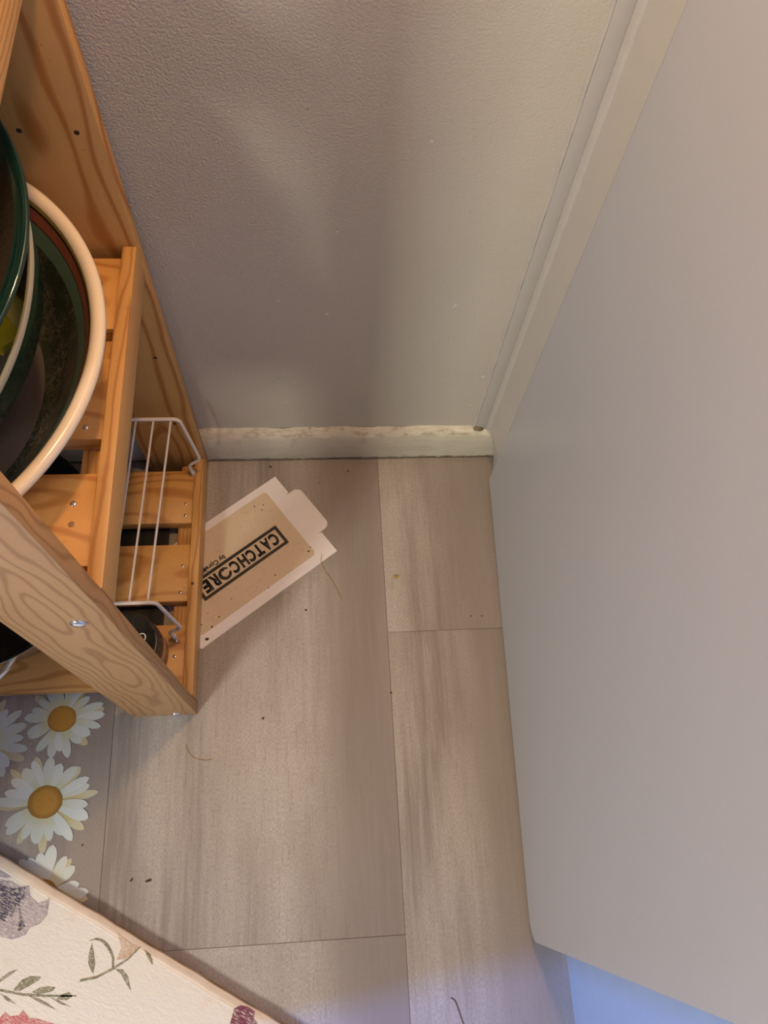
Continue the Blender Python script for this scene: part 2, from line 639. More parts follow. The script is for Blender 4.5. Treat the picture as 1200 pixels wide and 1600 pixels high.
def dome_bm(bm, c, axis, r, h, seg=14):
    """Low domed head whose flat side is at c, bulging along axis."""
    c, ax = Vector(c), Vector(axis).normalized()
    u = ax.orthogonal().normalized()
    w = ax.cross(u)
    rings = []
    for (rr, hh) in ((1.0, 0.0), (1.0, 0.25), (0.86, 0.62), (0.5, 0.92)):
        rings.append([bm.verts.new(c + ax * h * hh + (u * cos(2 * pi * k / seg) + w * sin(2 * pi * k / seg)) * r * rr) for k in range(seg)])
    top = bm.verts.new(c + ax * h)
    bm.faces.new(rings[0][::-1])
    for i in range(3):
        for k in range(seg):
            bm.faces.new((rings[i][k], rings[i][(k + 1) % seg], rings[i + 1][(k + 1) % seg], rings[i + 1][k]))
    for k in range(seg):
        bm.faces.new((rings[3][k], rings[3][(k + 1) % seg], top))


def dome(name, c, axis, r, h, mat, parent):
    bm = bmesh.new()
    dome_bm(bm, (0, 0, 0), axis, r, h)
    return from_bm(name, bm, mat, parent, c, smooth=60)


# ------------------------------------------------------------------ the room
def struct(o):
    o['kind'] = 'structure'
    return o


def plane_box(name, lo, hi, mat):
    lo, hi = Vector(lo), Vector(hi)
    bm = bmesh.new()
    bmesh.ops.create_cube(bm, size=1.0)
    bmesh.ops.scale(bm, vec=hi - lo, verts=bm.verts)
    bmesh.ops.translate(bm, vec=(lo + hi) / 2, verts=bm.verts)
    return struct(from_bm(name, bm, mat))


floor = plane_box('floor', (-2.6, -3.0, -0.06), (0.14, 0.10, -0.0012), M_JOINT)
wall_back = plane_box('wall_back', (-2.6, 0.012, -0.06), (0.14, 0.10, 2.4), M_WALL)
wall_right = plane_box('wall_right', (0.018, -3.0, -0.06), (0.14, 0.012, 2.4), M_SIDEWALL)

# vinyl planks, each a piece of its own, laid a third of a degree off the wall
PW, PLN = 0.395, 0.81
ANG = radians(0.33)
ux, uy = Vector((cos(ANG), sin(ANG), 0)), Vector((-sin(ANG), cos(ANG), 0))
joint_y = {-5: -0.2, -4: -0.5, -3: -0.1, -2: -0.22 - 0.81, -1: -0.699, 0: -0.295}
for col in range(-6, 1):
    xc = -0.1955 + PW * (col + 0.5)                 # column 0 lies right of the seam at x = -0.197
    y0 = joint_y.get(col, -0.33)
    k = -4
    while True:
        lo = y0 + k * PLN
        k += 1
        if lo > 0.02:
            break
        hi = min(lo + PLN, 0.010)
        if hi < -2.9:
            continue
        x0, x1 = xc - PW / 2 + 0.00025, xc + PW / 2 - 0.00025
        x1 = min(x1, 0.0165)
        if x1 - x0 < 0.01 or hi - lo < 0.005:
            continue
        a, b = lo + 0.00025, hi - 0.00025
        c = Vector((xc, (a + b) / 2, 0))
        q = [((x - c.x), (y - c.y)) for x, y in ((x0, a), (x1, a), (x1, b), (x0, b))]
        if max(abs(x) for x, _ in q) > 0:
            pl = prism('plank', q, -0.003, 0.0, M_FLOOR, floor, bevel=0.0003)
            pl.location = ux * c.x + uy * c.y + uy * 0.0
            pl.rotation_euler = (0, 0, ANG)
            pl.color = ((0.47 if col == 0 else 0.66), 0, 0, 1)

# skirting board along the back wall: flat face, chamfered worn top, slightly uneven paint
random.seed(4)
bm = bmesh.new()
N = 260
sec = [(0.0, 0.0), (-0.0006, 0.004), (0.0004, 0.04), (0.0, 0.0715), (0.0014, 0.0745), (0.0075, 0.0835), (0.0118, 0.0865)]
rows = []
for i in range(N + 1):
    x = -1.9 + 1.8995 * i / N
    endt = max(0.0, (x + 0.022) / 0.022)          # near the corner the top is rounded off by old paint
    w = 0.0005 * sin(x * 41) + 0.0004 * sin(x * 97 + 1) + random.uniform(-0.0003, 0.0003)
    row = []
    for j, (y, z) in enumerate(sec):
        zz = z * (1 - 0.0 * endt)
        f = j / (len(sec) - 1)
        jit = random.uniform(-0.00025, 0.00025)
        row.append(bm.verts.new((x, y + (w + jit) * (0.3 + 0.7 * f), zz + w * 1.6 * f)))
    row.append(bm.verts.new((x, 0.0125, 0.0)))
    rows.append(row)
m = len(rows[0])
for i in range(N):
    for j in range(m):
        a, b = rows[i], rows[i + 1]
        bm.faces.new((a[j], b[j], b[(j + 1) % m], a[(j + 1) % m]))
bm.faces.new(rows[0])
bm.faces.new(rows[-1][::-1])
base = struct(from_bm('baseboard_back', bm, M_BASE, smooth=28))

# moulded corner strip running up the back wall beside the corner
bm = bmesh.new()
random.seed(9)
NZ = 220
prof = [(-0.0478, 0.0125), (-0.0470, 0.0092), (-0.0452, 0.0074), (-0.0440, 0.0086), (-0.0300, 0.0064), (-0.0275, 0.0078),
        (-0.0258, 0.0042), (-0.0238, 0.0012), (-0.0218, 0.0006)]
rows = []
for i in range(NZ + 1):
    z = 0.086 + (2.3 - 0.086) * (i / NZ) ** 1.35
    j1 = 0.0009 * (random.random() - 0.5) + 0.0004 * sin(z * 70)
    j2 = 0.0006 * (random.random() - 0.5)
    row = []
    for k, (x, y) in enumerate(prof):
        row.append(bm.verts.new((x + (j1 if k < 3 else j2 if k > 5 else 0), y + (j1 * 0.5 if k in (1, 2) else 0), z + (0.006 * (k - 3) / 8 if i == 0 else 0))))
    row += [bm.verts.new((-0.0165, -0.0225, z)), bm.verts.new((-0.0116, -0.0430, z)), bm.verts.new((0.010, -0.0430, z)), bm.verts.new((0.010, 0.0125, z))]
    rows.append(row)
m = len(rows[0])
for i in range(NZ):
    for j in range(m):
        a, b = rows[i], rows[i + 1]
        bm.faces.new((a[j], a[(j + 1) % m], b[(j + 1) % m], b[j]))
bm.faces.new(rows[0][::-1])
bm.faces.new(rows[-1])
# the strip's foot beside the skirting board, tapering into the corner
foot = []
for i in range(14):
    z = 0.092 * (1 - i / 13)
    t = i / 13
    xl = -0.0218 + 0.0222 * (t ** 0.8)
    foot.append([bm.verts.new((xl, -0.0010 - 0.001 * sin(t * 3), z)), bm.verts.new((-0.0165 + 0.0185 * t ** 1.5, -0.0225 + 0.0090 * t ** 1.5, z)),
                 bm.verts.new((-0.0116 + 0.001 * t, -0.0430, z)), bm.verts.new((0.010, -0.0430, z)), bm.verts.new((0.010, 0.001, z))])
for i in range(13):
    for j in range(5):
        a, b = foot[i], foot[i + 1]
        bm.faces.new((a[j], b[j], b[(j + 1) % 5], a[(j + 1) % 5]))
bm.faces.new(foot[0])
bm.faces.new(foot[-1][::-1])
struct(from_bm('trim_1', bm, M_TRIM, smooth=40))

# ------------------------------------------------------------------ tall painted side panel
def side_panel():
    y0, y1, z0, z1, R = -0.7155, -0.0432, 0.006, 1.62, 0.030
    ys = [y1 - 0.002 * i for i in range(0, 20)]
    ys += [ys[-1] - 0.0315 * i for i in range(1, 20)]
    ys = [y for y in ys if y > y0 + R + 0.004]
    ys += [y0 + R * (1 - sin(pi / 2 * i / 10)) for i in range(0, 11)]

    def xf(y):
        d = -(y + 0.0432)
        return -0.0120 - 0.0008 * min(1.0, d / 0.004) - 0.0152 * d / 0.67
    zs = [0, 0.012, 0.03, 0.06] + [0.12 + 0.15 * i for i in range(11)]
    bm = bmesh.new()
    front, back = [], []
    for y in ys:
        # lower edge: rounded at the front corner
        c = y0 + R
        zb = z0 + (R - sqrt(max(0.0, R * R - (c - y) ** 2)) if y < c else 0.0)
        ftmp, btmp = [], []
        for z in zs:
            zz = zb + (z1 - zb) * z / zs[-1]
            ftmp.append(bm.verts.new((xf(y), y, zz)))
            btmp.append(bm.verts.new((0.0165, y, zz)))
        front.append(ftmp)
        back.append(btmp)
    n, k = len(ys), len(zs)
    for i in range(n - 1):
        for j in range(k - 1):
            bm.faces.new((front[i][j], front[i + 1][j], front[i + 1][j + 1], front[i][j + 1]))
            bm.faces.new((back[i][j], back[i][j + 1], back[i + 1][j + 1], back[i + 1][j]))
        bm.faces.new((front[i][0], back[i][0], back[i + 1][0], front[i + 1][0]))
        bm.faces.new((front[i][-1], front[i + 1][-1], back[i + 1][-1], back[i][-1]))
    for j in range(k - 1):
        bm.faces.new((front[0][j], front[0][j + 1], back[0][j + 1], back[0][j]))
        bm.faces.new((front[-1][j], back[-1][j], back[-1][j + 1], front[-1][j + 1]))
    rim = [e for e in bm.edges if len(e.link_faces) == 2 and e.calc_face_angle(0) > radians(60)
           and all(v.co.x < 0.005 and v.co.z < z1 - 0.01 and (v.co.y < -0.05) for v in e.verts)]
    bmesh.ops.bevel(bm, geom=rim, offset=0.0035, segments=3, affect='EDGES')
    o = from_bm('side_panel', bm, M_PANEL, smooth=30)
    return tag(o, 'large plain off-white panel with rounded lower corner standing along the right wall', 'panel')


side_panel()

# ------------------------------------------------------------------ pine shelf unit
shelf = thing('shelf_unit', 'orange pine slatted shelf unit standing against the back wall', 'shelf', (-0.72, -0.2, 0.0))
XF, XB = -0.472, -0.965
TOP = 1.02
YN, YF = -0.407, 0.0        # outer faces of near and far end boards
for xa, xb in ((-0.563, XF), (XB, XB + 0.091)):
    board('end_post', (xa, YN, 0.0), (xb, YN + 0.018, TOP), M_PZ, shelf, 0.0018)
    board('end_post', (xa, YF - 0.019, 0.0), (xb, YF - 0.001, TOP), M_PZF, shelf, 0.0018)
slat_y = [(-0.035, -0.124), (-0.159, -0.248), (-0.283, -0.372)]
levels = [(0.0475, 0.0415), (0.5135, 0.5065), (0.853, 0.846)]
for li, (rt, st) in enumerate(levels):
    for (xa, xb) in ((XF - 0.0145, XF), (XB, XB + 0.0145)):
        r = board('rail', (xa, YN + 0.0182, rt - 0.043), (xb, YF - 0.0192, rt), M_PY, shelf, 0.0016)
    for (xa, xb) in ((XF - 0.0385, XF - 0.0147), (XB + 0.0147, XB + 0.0385)):
        board('cleat', (xa, YN + 0.0182, st - 0.040), (xb, YF - 0.0192, st - 0.0202), M_PY, shelf)
    dy = 0.006 if li else -0.003
    for (a, b) in slat_y:
        board('slat', (XB + 0.0149, b + dy, st - 0.020), (XF - 0.0149, a + dy, st), M_PX, shelf, 0.0012)
# round nail heads where slats meet the cleat
for (x, y) in [(-0.5037, -0.229), (-0.5064, -0.3069), (-0.5059, -0.172), (-0.5062, -0.063), (-0.5058, -0.092)]:
    dome('nail_head', (x, y, 0.5064), (0, 0, 1), 0.0030, 0.0013, M_STEEL, shelf)
dome('nail_head', (-0.5059, -0.3267, 0.5064), (0, 0, 1), 0.0030, 0.0004, plain('wood_nail_plug', (0.30, 0.17, 0.10), 0.4), shelf)
for (x, y) in [(-0.4975, -0.0949), (-0.4972, -0.1143), (-0.4965, -0.1965), (-0.4980, -0.2373), (-0.4998, -0.3099), (-0.5008, -0.3321)]:
    dome('nail_head', (x, y, 0.0414), (0, 0, 1), 0.0024, 0.0012, M_STEEL, shelf)
M_KNOT = speckled('pine_knot', (0.16, 0.06, 0.02), (0.05, 0.02, 0.01), 0.5)
for (x, y, z, r) in [(-0.7060, -0.3660, 0.0389, 0.0060), (-0.4800, -0.2260, 0.0470, 0.0028)]:
    dome('knot', (x, y, z), (0, 0, 1), r, 0.0008, M_KNOT, shelf)
for z in (0.477, 0.0105):
    dome('bolt_head', (-0.4998, YN, z), (0, -1, 0), 0.0076, 0.0035, M_STEEL, shelf)
for (x, z) in [(-0.5403, 0.6512), (-0.4923, 0.6501), (-0.4930, 0.317), (-0.4982, 0.1546), (-0.5300, 0.1546)]:
    dome('screw_hole_disc', (x, YF - 0.0188, z), (0, -1, 0), 0.0031, 0.0003, M_HOLE, shelf)  # dark discs on the surface stand in for the shade inside screw holes

# ------------------------------------------------------------------ white wire rack on the lower shelf
rack = thing('wire_rack', 'white plastic-coated wire rack standing on the bottom shelf', 'rack', (-0.60, -0.18, 0.0415))
RX0 = -0.60


def end_frame(y, dx=0.0):
    xr = -0.4790 + dx
    p = [(RX0 + 0.002, y, 0.0435), (RX0 + 0.002, y, 0.080), (RX0 + 0.001, y, 0.096), (RX0, y, 0.2110), (xr - 0.002, y, 0.2110),
         (xr + 0.009, y, 0.0930), (xr - 0.0115, y, 0.0735), (xr - 0.0085, y, 0.0436)]
    return tube('end_frame', fillet(p, 0.010, 6), 0.0026, M_WIRE, rack)


end_frame(-0.045)
end_frame(-0.3055, -0.014)
for i in range(5):
    x0, x1 = -0.4925 - i * 0.0235, -0.5055 - i * 0.0225
    tube('wire', [(x0, -0.0435, 0.2072), (x1, -0.3065, 0.2072)], 0.00155, M_WIRE, rack, seg=8)
for y, xr in ((-0.045, -0.4876), (-0.3055, -0.5016)):
    for x in (xr, RX0 + 0.002):
        tube('foot_cap', [(x, y, 0.0418), (x, y, 0.053)], 0.0036, M_WIRE, rack, seg=12)

tr = prism('black_sheet', [(-0.80, -0.345), (-0.527, -0.345), (-0.527, -0.045), (-0.80, -0.045)], 0.0, 0.009, plain('black_sheet_plastic', (0.012, 0.012, 0.012), 0.35), None, (0, 0, 0.0032), bevel=0.002)  # flat black sheet added to make the gaps between bottom slats dark
tag(tr, 'thin black sheet below the slats of the bottom shelf', 'black_sheet')

# ------------------------------------------------------------------ jar on the bottom shelf
JX, JY = -0.5515, -0.3305
jar = thing('jar', 'brown jar with black screw lid on the bottom shelf behind the near post', 'jar', (JX, JY, 0.0415))
lathe('body', [(0, 0.0), (0.040, 0.0), (0.043, 0.003), (0.0435, 0.010), (0.0435, 0.050), (0.0425, 0.056), (0.040, 0.060), (0.040, 0.064), (0, 0.064)], M_JARGLASS, jar, (JX, JY, 0.0417), 48)
lathe('label_band', [(0.0437, 0.022), (0.0441, 0.022), (0.0441, 0.048), (0.0437, 0.048)], [M_JARLABEL, M_JARLABEL2], jar, (JX, JY, 0.0417), 48, idx=[0, 0, 0])
for z in (0.030, 0.038):
    lathe('label_stripe', [(0.0440, z), (0.0443, z), (0.0443, z + 0.003), (0.0440, z + 0.003)], M_JARLABEL2, jar, (JX, JY, 0.0417), 48)
lid = lathe('lid', [(0, 0.066), (0.0405, 0.066), (0.0412, 0.060), (0.0425, 0.060), (0.0430, 0.062), (0.0430, 0.074), (0.0415, 0.0762), (0.039, 0.0768), (0.037, 0.0762), (0, 0.0762)], M_LID, jar, (JX, JY, 0.0417), 64)
for (cx, cy) in ((0.0215, 0.0065), (0.0105, 0.0105)):
    pts = [(JX + cx + 0.0045 * cos(a), JY + cy + 0.0055 * sin(a), 0.0417 + 0.0766) for a in [2 * pi * k / 20 for k in range(20)]]
    ln = tube('lid_print', pts, 0.0008, M_WHITEPRINT, lid, (JX, JY, 0.0417), seg=6, closed=True)
    ln.location = (0, 0, 0)

# ------------------------------------------------------------------ frying pan at the left on the bottom shelf
PX, PY = -0.750, -0.208
pan = thing('cooking_pan', 'steel pan with black speckled interior on the bottom shelf', 'pan', (PX, PY, 0.0415))
lathe('body', [(0, 0.0), (0.118, 0.0), (0.128, 0.004), (0.160, 0.112), (0.1655, 0.1215), (0.168, 0.1225), (0.1678, 0.1238)], M_BRUSH, pan, (PX, PY, 0.0417), 96)
lathe('nonstick_coating', [(0.1677, 0.1237), (0.1655, 0.1235), (0.158, 0.112), (0.125, 0.006), (0.116, 0.003), (0, 0.003)], M_NONSTICK, pan, (PX, PY, 0.0417), 96)


def pan_pt(a, r, z):
    return (PX + r * cos(a), PY + r * sin(a), 0.0417 + z)


a0, a1 = radians(-69), radians(-111)
hp = [pan_pt(a0 + 0.09, 0.159, 0.104), pan_pt(a0 + 0.02, 0.171, 0.107), pan_pt(a0 - 0.10, 0.186, 0.112), pan_pt((a0 + a1) / 2, 0.206, 0.118),
      pan_pt(a1 + 0.10, 0.186, 0.112), pan_pt(a1 - 0.02, 0.171, 0.107), pan_pt(a1 - 0.09, 0.159, 0.104)]
hnd = tube('handle', fillet(hp, 0.02, 6), 0.0042, M_STEEL, pan, seg=12)
for a in (a0 + 0.05, a1 - 0.05):
    dome('rivet', pan_pt(a, 0.1595, 0.102), (cos(a), sin(a), -0.35), 0.0052, 0.004, M_STEEL, pan)

# ------------------------------------------------------------------ large glazed bowl on the middle shelf
BX, BY, BZ = -0.6905, -0.2013, 0.5067
bprof = [(0, 0.004), (0.120, 0.004), (0.122, 0.0), (0.150, 0.001), (0.186, 0.026), (0.205, 0.058), (0.2165, 0.082), (0.2235, 0.0865), (0.2255, 0.0905), (0.2250, 0.0950), (0.2215, 0.0975), (0.2165, 0.0965),
         (0.2130, 0.0930), (0.2112, 0.0885), (0.2100, 0.0865), (0.2045, 0.0775), (0.2038, 0.0765), (0.1945, 0.0640), (0.1800, 0.0400), (0.1620, 0.0200), (0.1500, 0.0125), (0, 0.0095)]
bidx = [0, 0, 0, 0, 0, 0, 0, 0, 0, 0, 0, 0, 1, 2, 3, 2, 4, 5, 5, 5, 6]
bowl = lathe('large_bowl', bprof, [M_GLAZE_CREAM, M_GLAZE_OLIVE, M_GLAZE_LINE, M_GLAZE_RUST, M_GLAZE_GREEN, M_GLAZE_DARK, M_GLAZE_FLOOR], None, (BX, BY, BZ), 128, idx=bidx, ang=75)
tag(bowl, 'large bowl with cream rim and rust and green bands, sitting on the middle shelf', 'bowl')


def tilt(nx, ny):
    n = Vector((nx, ny, 1)).normalized()
    return Vector((0, 0, 1)).rotation_difference(n).to_matrix()


# green glass mixing bowl leaning inside it
R2 = tilt(sin(-0.316), sin(-0.263))
g2 = Vector((-0.651, -0.205, 0.656))
p2 = [(0, -0.110), (0.060, -0.110), (0.075, -0.107), (0.110, -0.088), (0.145, -0.050), (0.162, -0.018), (0.1695, -0.006), (0.1722, -0.0015), (0.1715, 0.0012), (0.1690, 0.0010),
      (0.1665, -0.003), (0.158, -0.018), (0.141, -0.048), (0.107, -0.083), (0.073, -0.101), (0, -0.104)]
i2 = [0, 0, 0, 0, 0, 0, 1, 1, 1, 1, 2, 2, 2, 2, 2]
gb = lathe('mixing_bowl', p2, [M_GGLASS2, M_GRIM, M_GINNER], None, g2, 128, idx=i2, rot=R2, ang=75)
tag(gb, 'dark green glazed bowl with thin pale rim leaning inside the large cream-rimmed bowl', 'bowl')
# shallow dark green dish on top
R1 = tilt(0.0, -0.195)
g1 = Vector((-0.654, -0.202, 0.724))
p1 = [(0, -0.030), (0.085, -0.030), (0.110, -0.026), (0.150, -0.012), (0.166, -0.0045), (0.1705, -0.001), (0.1712, 0.0012), (0.1695, 0.0030), (0.1670, 0.0024), (0.1625, -0.0004), (0.1590, -0.0030),
      (0.108, -0.0215), (0.084, -0.0255), (0, -0.0265)]
i1 = [0, 0, 0, 0, 0, 0, 0, 0, 0, 0, 1, 1, 1]
gd = lathe('shallow_dish', p1, [M_GGLASS, M_GDARK], None, g1, 128, idx=i1, rot=R1, ang=75)
tag(gd, 'shallow dark dish with a sea-green glass edge, topmost of the stacked bowls', 'dish')

# crumpled yellow packet in the green bowl
random.seed(12)
bm = bmesh.new()
bmesh.ops.create_icosphere(bm, subdivisions=2, radius=1.0)
for v in bm.verts:
    k = 1 + random.uniform(-0.16, 0.14)
    v.co = Vector((v.co.x * 0.030 * k, v.co.y * 0.040 * k, v.co.z * 0.020 * k))
yp = from_bm('packet', bm, M_YELLOW, None, (-0.5420, -0.2010, 0.6420))
yp.rotation_euler = (0.2, -0.45, 0.3)
tag(yp, 'crumpled glossy yellow packet lying in the green bowl', 'packet')

# ------------------------------------------------------------------ glue trap card lying by the shelf
c1, c2 = Vector((-0.3641, -0.0303, 0)), Vector((-0.2683, -0.1637, 0))
ex = Vector((-0.205, -0.1510, 0)).normalized()          # reading direction of the print
ey = Vector((0.151, -0.205, 0)).normalized()
O = c1.copy()                                          # local frame: x along the card, y across it
WC, LC = 0.1645, 0.256


def trap_local(o):
    o.matrix_local = Matrix(((ex.x, ey.x, 0, 0), (ex.y, ey.y, 0, 0), (0, 0, 1, 0), (0, 0, 0, 1)))


trap = thing('glue_trap', 'white card glue trap with amber glue and black lettering lying on the floor', 'trap', (O.x, O.y, 0.0003))
trap.rotation_euler = (0, 0, math.atan2(ex.y, ex.x))


def part(name, poly, z0, z1, mat, parent=trap):
    bm = bmesh.new()
    prism_bm(bm, poly, z0, z1)
    me = bpy.data.meshes.new(name)
    bmesh.ops.recalc_face_normals(bm, faces=bm.faces)
    bm.to_mesh(me)
    bm.free()
    me.materials.append(mat)
    o = bpy.data.objects.new(name, me)
    COL.objects.link(o)
    o.parent = parent
    return o


def arcp(cx, cy, r, a0, a1, n=8):
    return [(cx + r * cos(radians(a0 + (a1 - a0) * k / n)), cy + r * sin(radians(a0 + (a1 - a0) * k / n))) for k in range(n + 1)]


tab = [(0.0, 0.0)]
T0, T1, TP = 0.0385, 0.1220, -0.0185
outline = [(0, 0), (LC - 0.004, 0), (LC, 0.005), (LC, WC - 0.006), (LC - 0.004, WC), (0, WC)]
outline += [(0, T1 + 0.002), (0.004, T1 + 0.002), (0.004, T1 + 0.0008), (-0.002, T1 + 0.0005)]
outline += arcp(TP + 0.011, T1 - 0.0105, 0.011, 90, 180)
outline += arcp(TP + 0.011, T0 + 0.0105, 0.011, 180, 270)
outline += [(-0.002, T0 - 0.0005), (0.004, T0 - 0.0008), (0.004, T0 - 0.002), (0, T0 - 0.002)]
card = part('card', outline, 0.0, 0.0009, M_CARD)
gy0, gy1, gx0, gx1 = 0.0125, WC - 0.0165, 0.0290, LC - 0.013
glue = part('glue_pad', arcp(gx0 + 0.006, gy0 + 0.006, 0.006, 180, 270) + arcp(gx1 - 0.006, gy0 + 0.006, 0.006, 270, 360)
            + arcp(gx1 - 0.006, gy1 - 0.006, 0.006, 0, 90) + arcp(gx0 + 0.006, gy1 - 0.006, 0.006, 90, 180), 0.0010, 0.0017, M_GLUE)
# printed frame round the lettering
B0 = Vector((-0.3635, -0.1174, 0)) - O
B1 = Vector((-0.3413, -0.1464, 0)) - O
B2 = Vector((-0.4674, -0.2400, 0)) - O
fx0 = (B0.dot(ex) + B1.dot(ex)) / 2
fy0, fy1 = B0.dot(ey), B1.dot(ey)
fx1 = B2.dot(ex)
bw = 0.0050
bm = bmesh.new()
for (xa, xb, ya, yb) in ((fx0, fx1, fy0, fy0 + bw), (fx0, fx1, fy1 - bw, fy1), (fx0, fx0 + bw, fy0 + bw, fy1 - bw), (fx1 - bw, fx1, fy0 + bw, fy1 - bw)):
    prism_bm(bm, [(xa, ya), (xb, ya), (xb, yb), (xa, yb)], 0.0017, 0.0020)
me = bpy.data.meshes.new('logo_frame')
bmesh.ops.recalc_face_normals(bm, faces=bm.faces)
bm.to_mesh(me)
bm.free()
me.materials.append(M_INK)
lf = bpy.data.objects.new('logo_frame', me)
COL.objects.link(lf)
lf.parent = trap


def lettering(name, text, x0, x1, y0, y1, bold, parent=trap):
    cu = bpy.data.curves.new(name, 'FONT')
    cu.body = text
    cu.size = 1.0
    cu.offset = bold
    cu.resolution_u = 6
    tmp = bpy.data.objects.new('tmp_text', cu)
    COL.objects.link(tmp)
    bpy.context.view_layer.update()
    dg = bpy.context.evaluated_depsgraph_get()
    me = bpy.data.meshes.new_from_object(tmp.evaluated_get(dg))
    bpy.data.objects.remove(tmp)
    me.name = name
    xs = [v.co.x for v in me.vertices]
    ys = [v.co.y for v in me.vertices]
    ax, bx_, ay, by_ = min(xs), max(xs), min(ys), max(ys)
    for v in me.vertices:
        v.co = Vector((x0 + (v.co.x - ax) / (bx_ - ax) * (x1 - x0), y0 + (v.co.y - ay) / (by_ - ay) * (y1 - y0), 0.0))
    me.materials.clear()
    me.materials.append(M_INK)
    bm = bmesh.new()
    bm.from_mesh(me)
    r = bmesh.ops.extrude_face_region(bm, geom=bm.faces[:])
    bmesh.ops.translate(bm, vec=(0, 0, 0.0003), verts=[g for g in r['geom'] if isinstance(g, bmesh.types.BMVert)])
    bmesh.ops.recalc_face_normals(bm, faces=bm.faces)
    bm.to_mesh(me)
    bm.free()
    o = bpy.data.objects.new(name, me)
    COL.objects.link(o)
    o.parent = parent
    o.location = (0, 0, 0.0017)
    return o


ix0, ix1, iy0, iy1 = fx0 + bw + 0.0035, fx1 - bw - 0.0035, fy0 + bw + 0.0026, fy1 - bw - 0.0026
EW = (iy1 - iy0) * 1.02
LWD = (ix1 - ix0 - EW - 0.0016) / 8.0
for i, ch in enumerate('CATCHC'):
    xa = ix0 + i * LWD + (0.0012 if i == 5 else 0.0)
    lettering('letter', ch, xa + 0.0009, xa + LWD - 0.0009, iy0, iy1, 0.05)
for i, ch in ((0, 'R'), (1, 'E')):
    xa = ix1 - (2 - i) * LWD
    lettering('letter', ch, xa + 0.0009, xa + LWD - 0.0005, iy0, iy1, 0.05)
# round emblem in place of the O: thick ring, open at the lower left, with a small animal shape across it
ocx, ocy, orad = ix1 - 2 * LWD - EW / 2 - 0.0002, (iy0 + iy1) / 2, (iy1 - iy0) * 0.49
pts_o = arcp(ocx, ocy, orad, -150, 175, 32)
pts_i = arcp(ocx - 0.0006, ocy + 0.0006, orad * 0.50, -150, 175, 32)
part('emblem_ring', pts_o + pts_i[::-1], 0.0017, 0.0020, M_INK)
an = [(-1.15, -0.35), (-0.9, 0.02), (-0.55, 0.22), (-0.38, 0.42), (-0.2, 0.30), (0.1, 0.34), (0.42, 0.2), (0.55, -0.05), (0.5, -0.32), (0.3, -0.42), (0.32, -0.62), (0.1, -0.5), (-0.2, -0.48), (-0.3, -0.7), (-0.48, -0.52), (-0.8, -0.5)]
part('emblem_animal', [(ocx + x * orad * 0.9, ocy + y * orad * 0.9) for x, y in an], 0.0020, 0.0023, plain('print_knockout', (0.62, 0.50, 0.38), 0.4))
# small line beside the frame; the rest of it runs on below the shelf rail
by0 = Vector((-0.4439, -0.1694, 0)) - O
sx0 = Vector((-0.4190, -0.1500, 0)).__sub__(O).dot(ex)
lettering('small_print', 'by CoreM', fx0 + 0.0925, fx0 + 0.1345, fy0 - 0.0112, fy0 - 0.0014, 0.03)
# specks stuck in the glue
random.seed(3)
for (x, y, r) in [(0.045, 0.030, 0.0012), (0.058, 0.024, 0.0012), (0.052, 0.036, 0.001), (0.036, 0.138, 0.0016), (0.030, 0.134, 0.001), (0.100, 0.138, 0.0012), (0.120, 0.148, 0.001),
                  (0.165, 0.060, 0.001), (0.205, 0.140, 0.0013), (0.222, 0.146, 0.0018), (0.232, 0.134, 0.0012), (0.238, 0.157, 0.0026), (0.215, 0.125, 0.001), (0.175, 0.128, 0.0008)]:
    poly = [(x + r * (0.7 + 0.6 * random.random()) * cos(a), y + r * (0.6 + 0.5 * random.random()) * sin(a)) for a in [2 * pi * k / 7 for k in range(7)]]
    part('speck', poly, 0.0009, 0.0021, M_CRUMB)

# hair trailing off the glue trap
hair = tube('hair', fillet([(-0.2905, -0.1680, 0.0022), (-0.2925, -0.1790, 0.0020), (-0.2860, -0.1960, 0.0006), (-0.2730, -0.2150, 0.0006), (-0.2620, -0.2420, 0.0006)], 0.02, 6), 0.00035, M_CRUMBY, None, (-0.28, -0.2, 0.0), seg=6)
tag(hair, 'long fine hair trailing from the glue trap over the floor', 'hair')

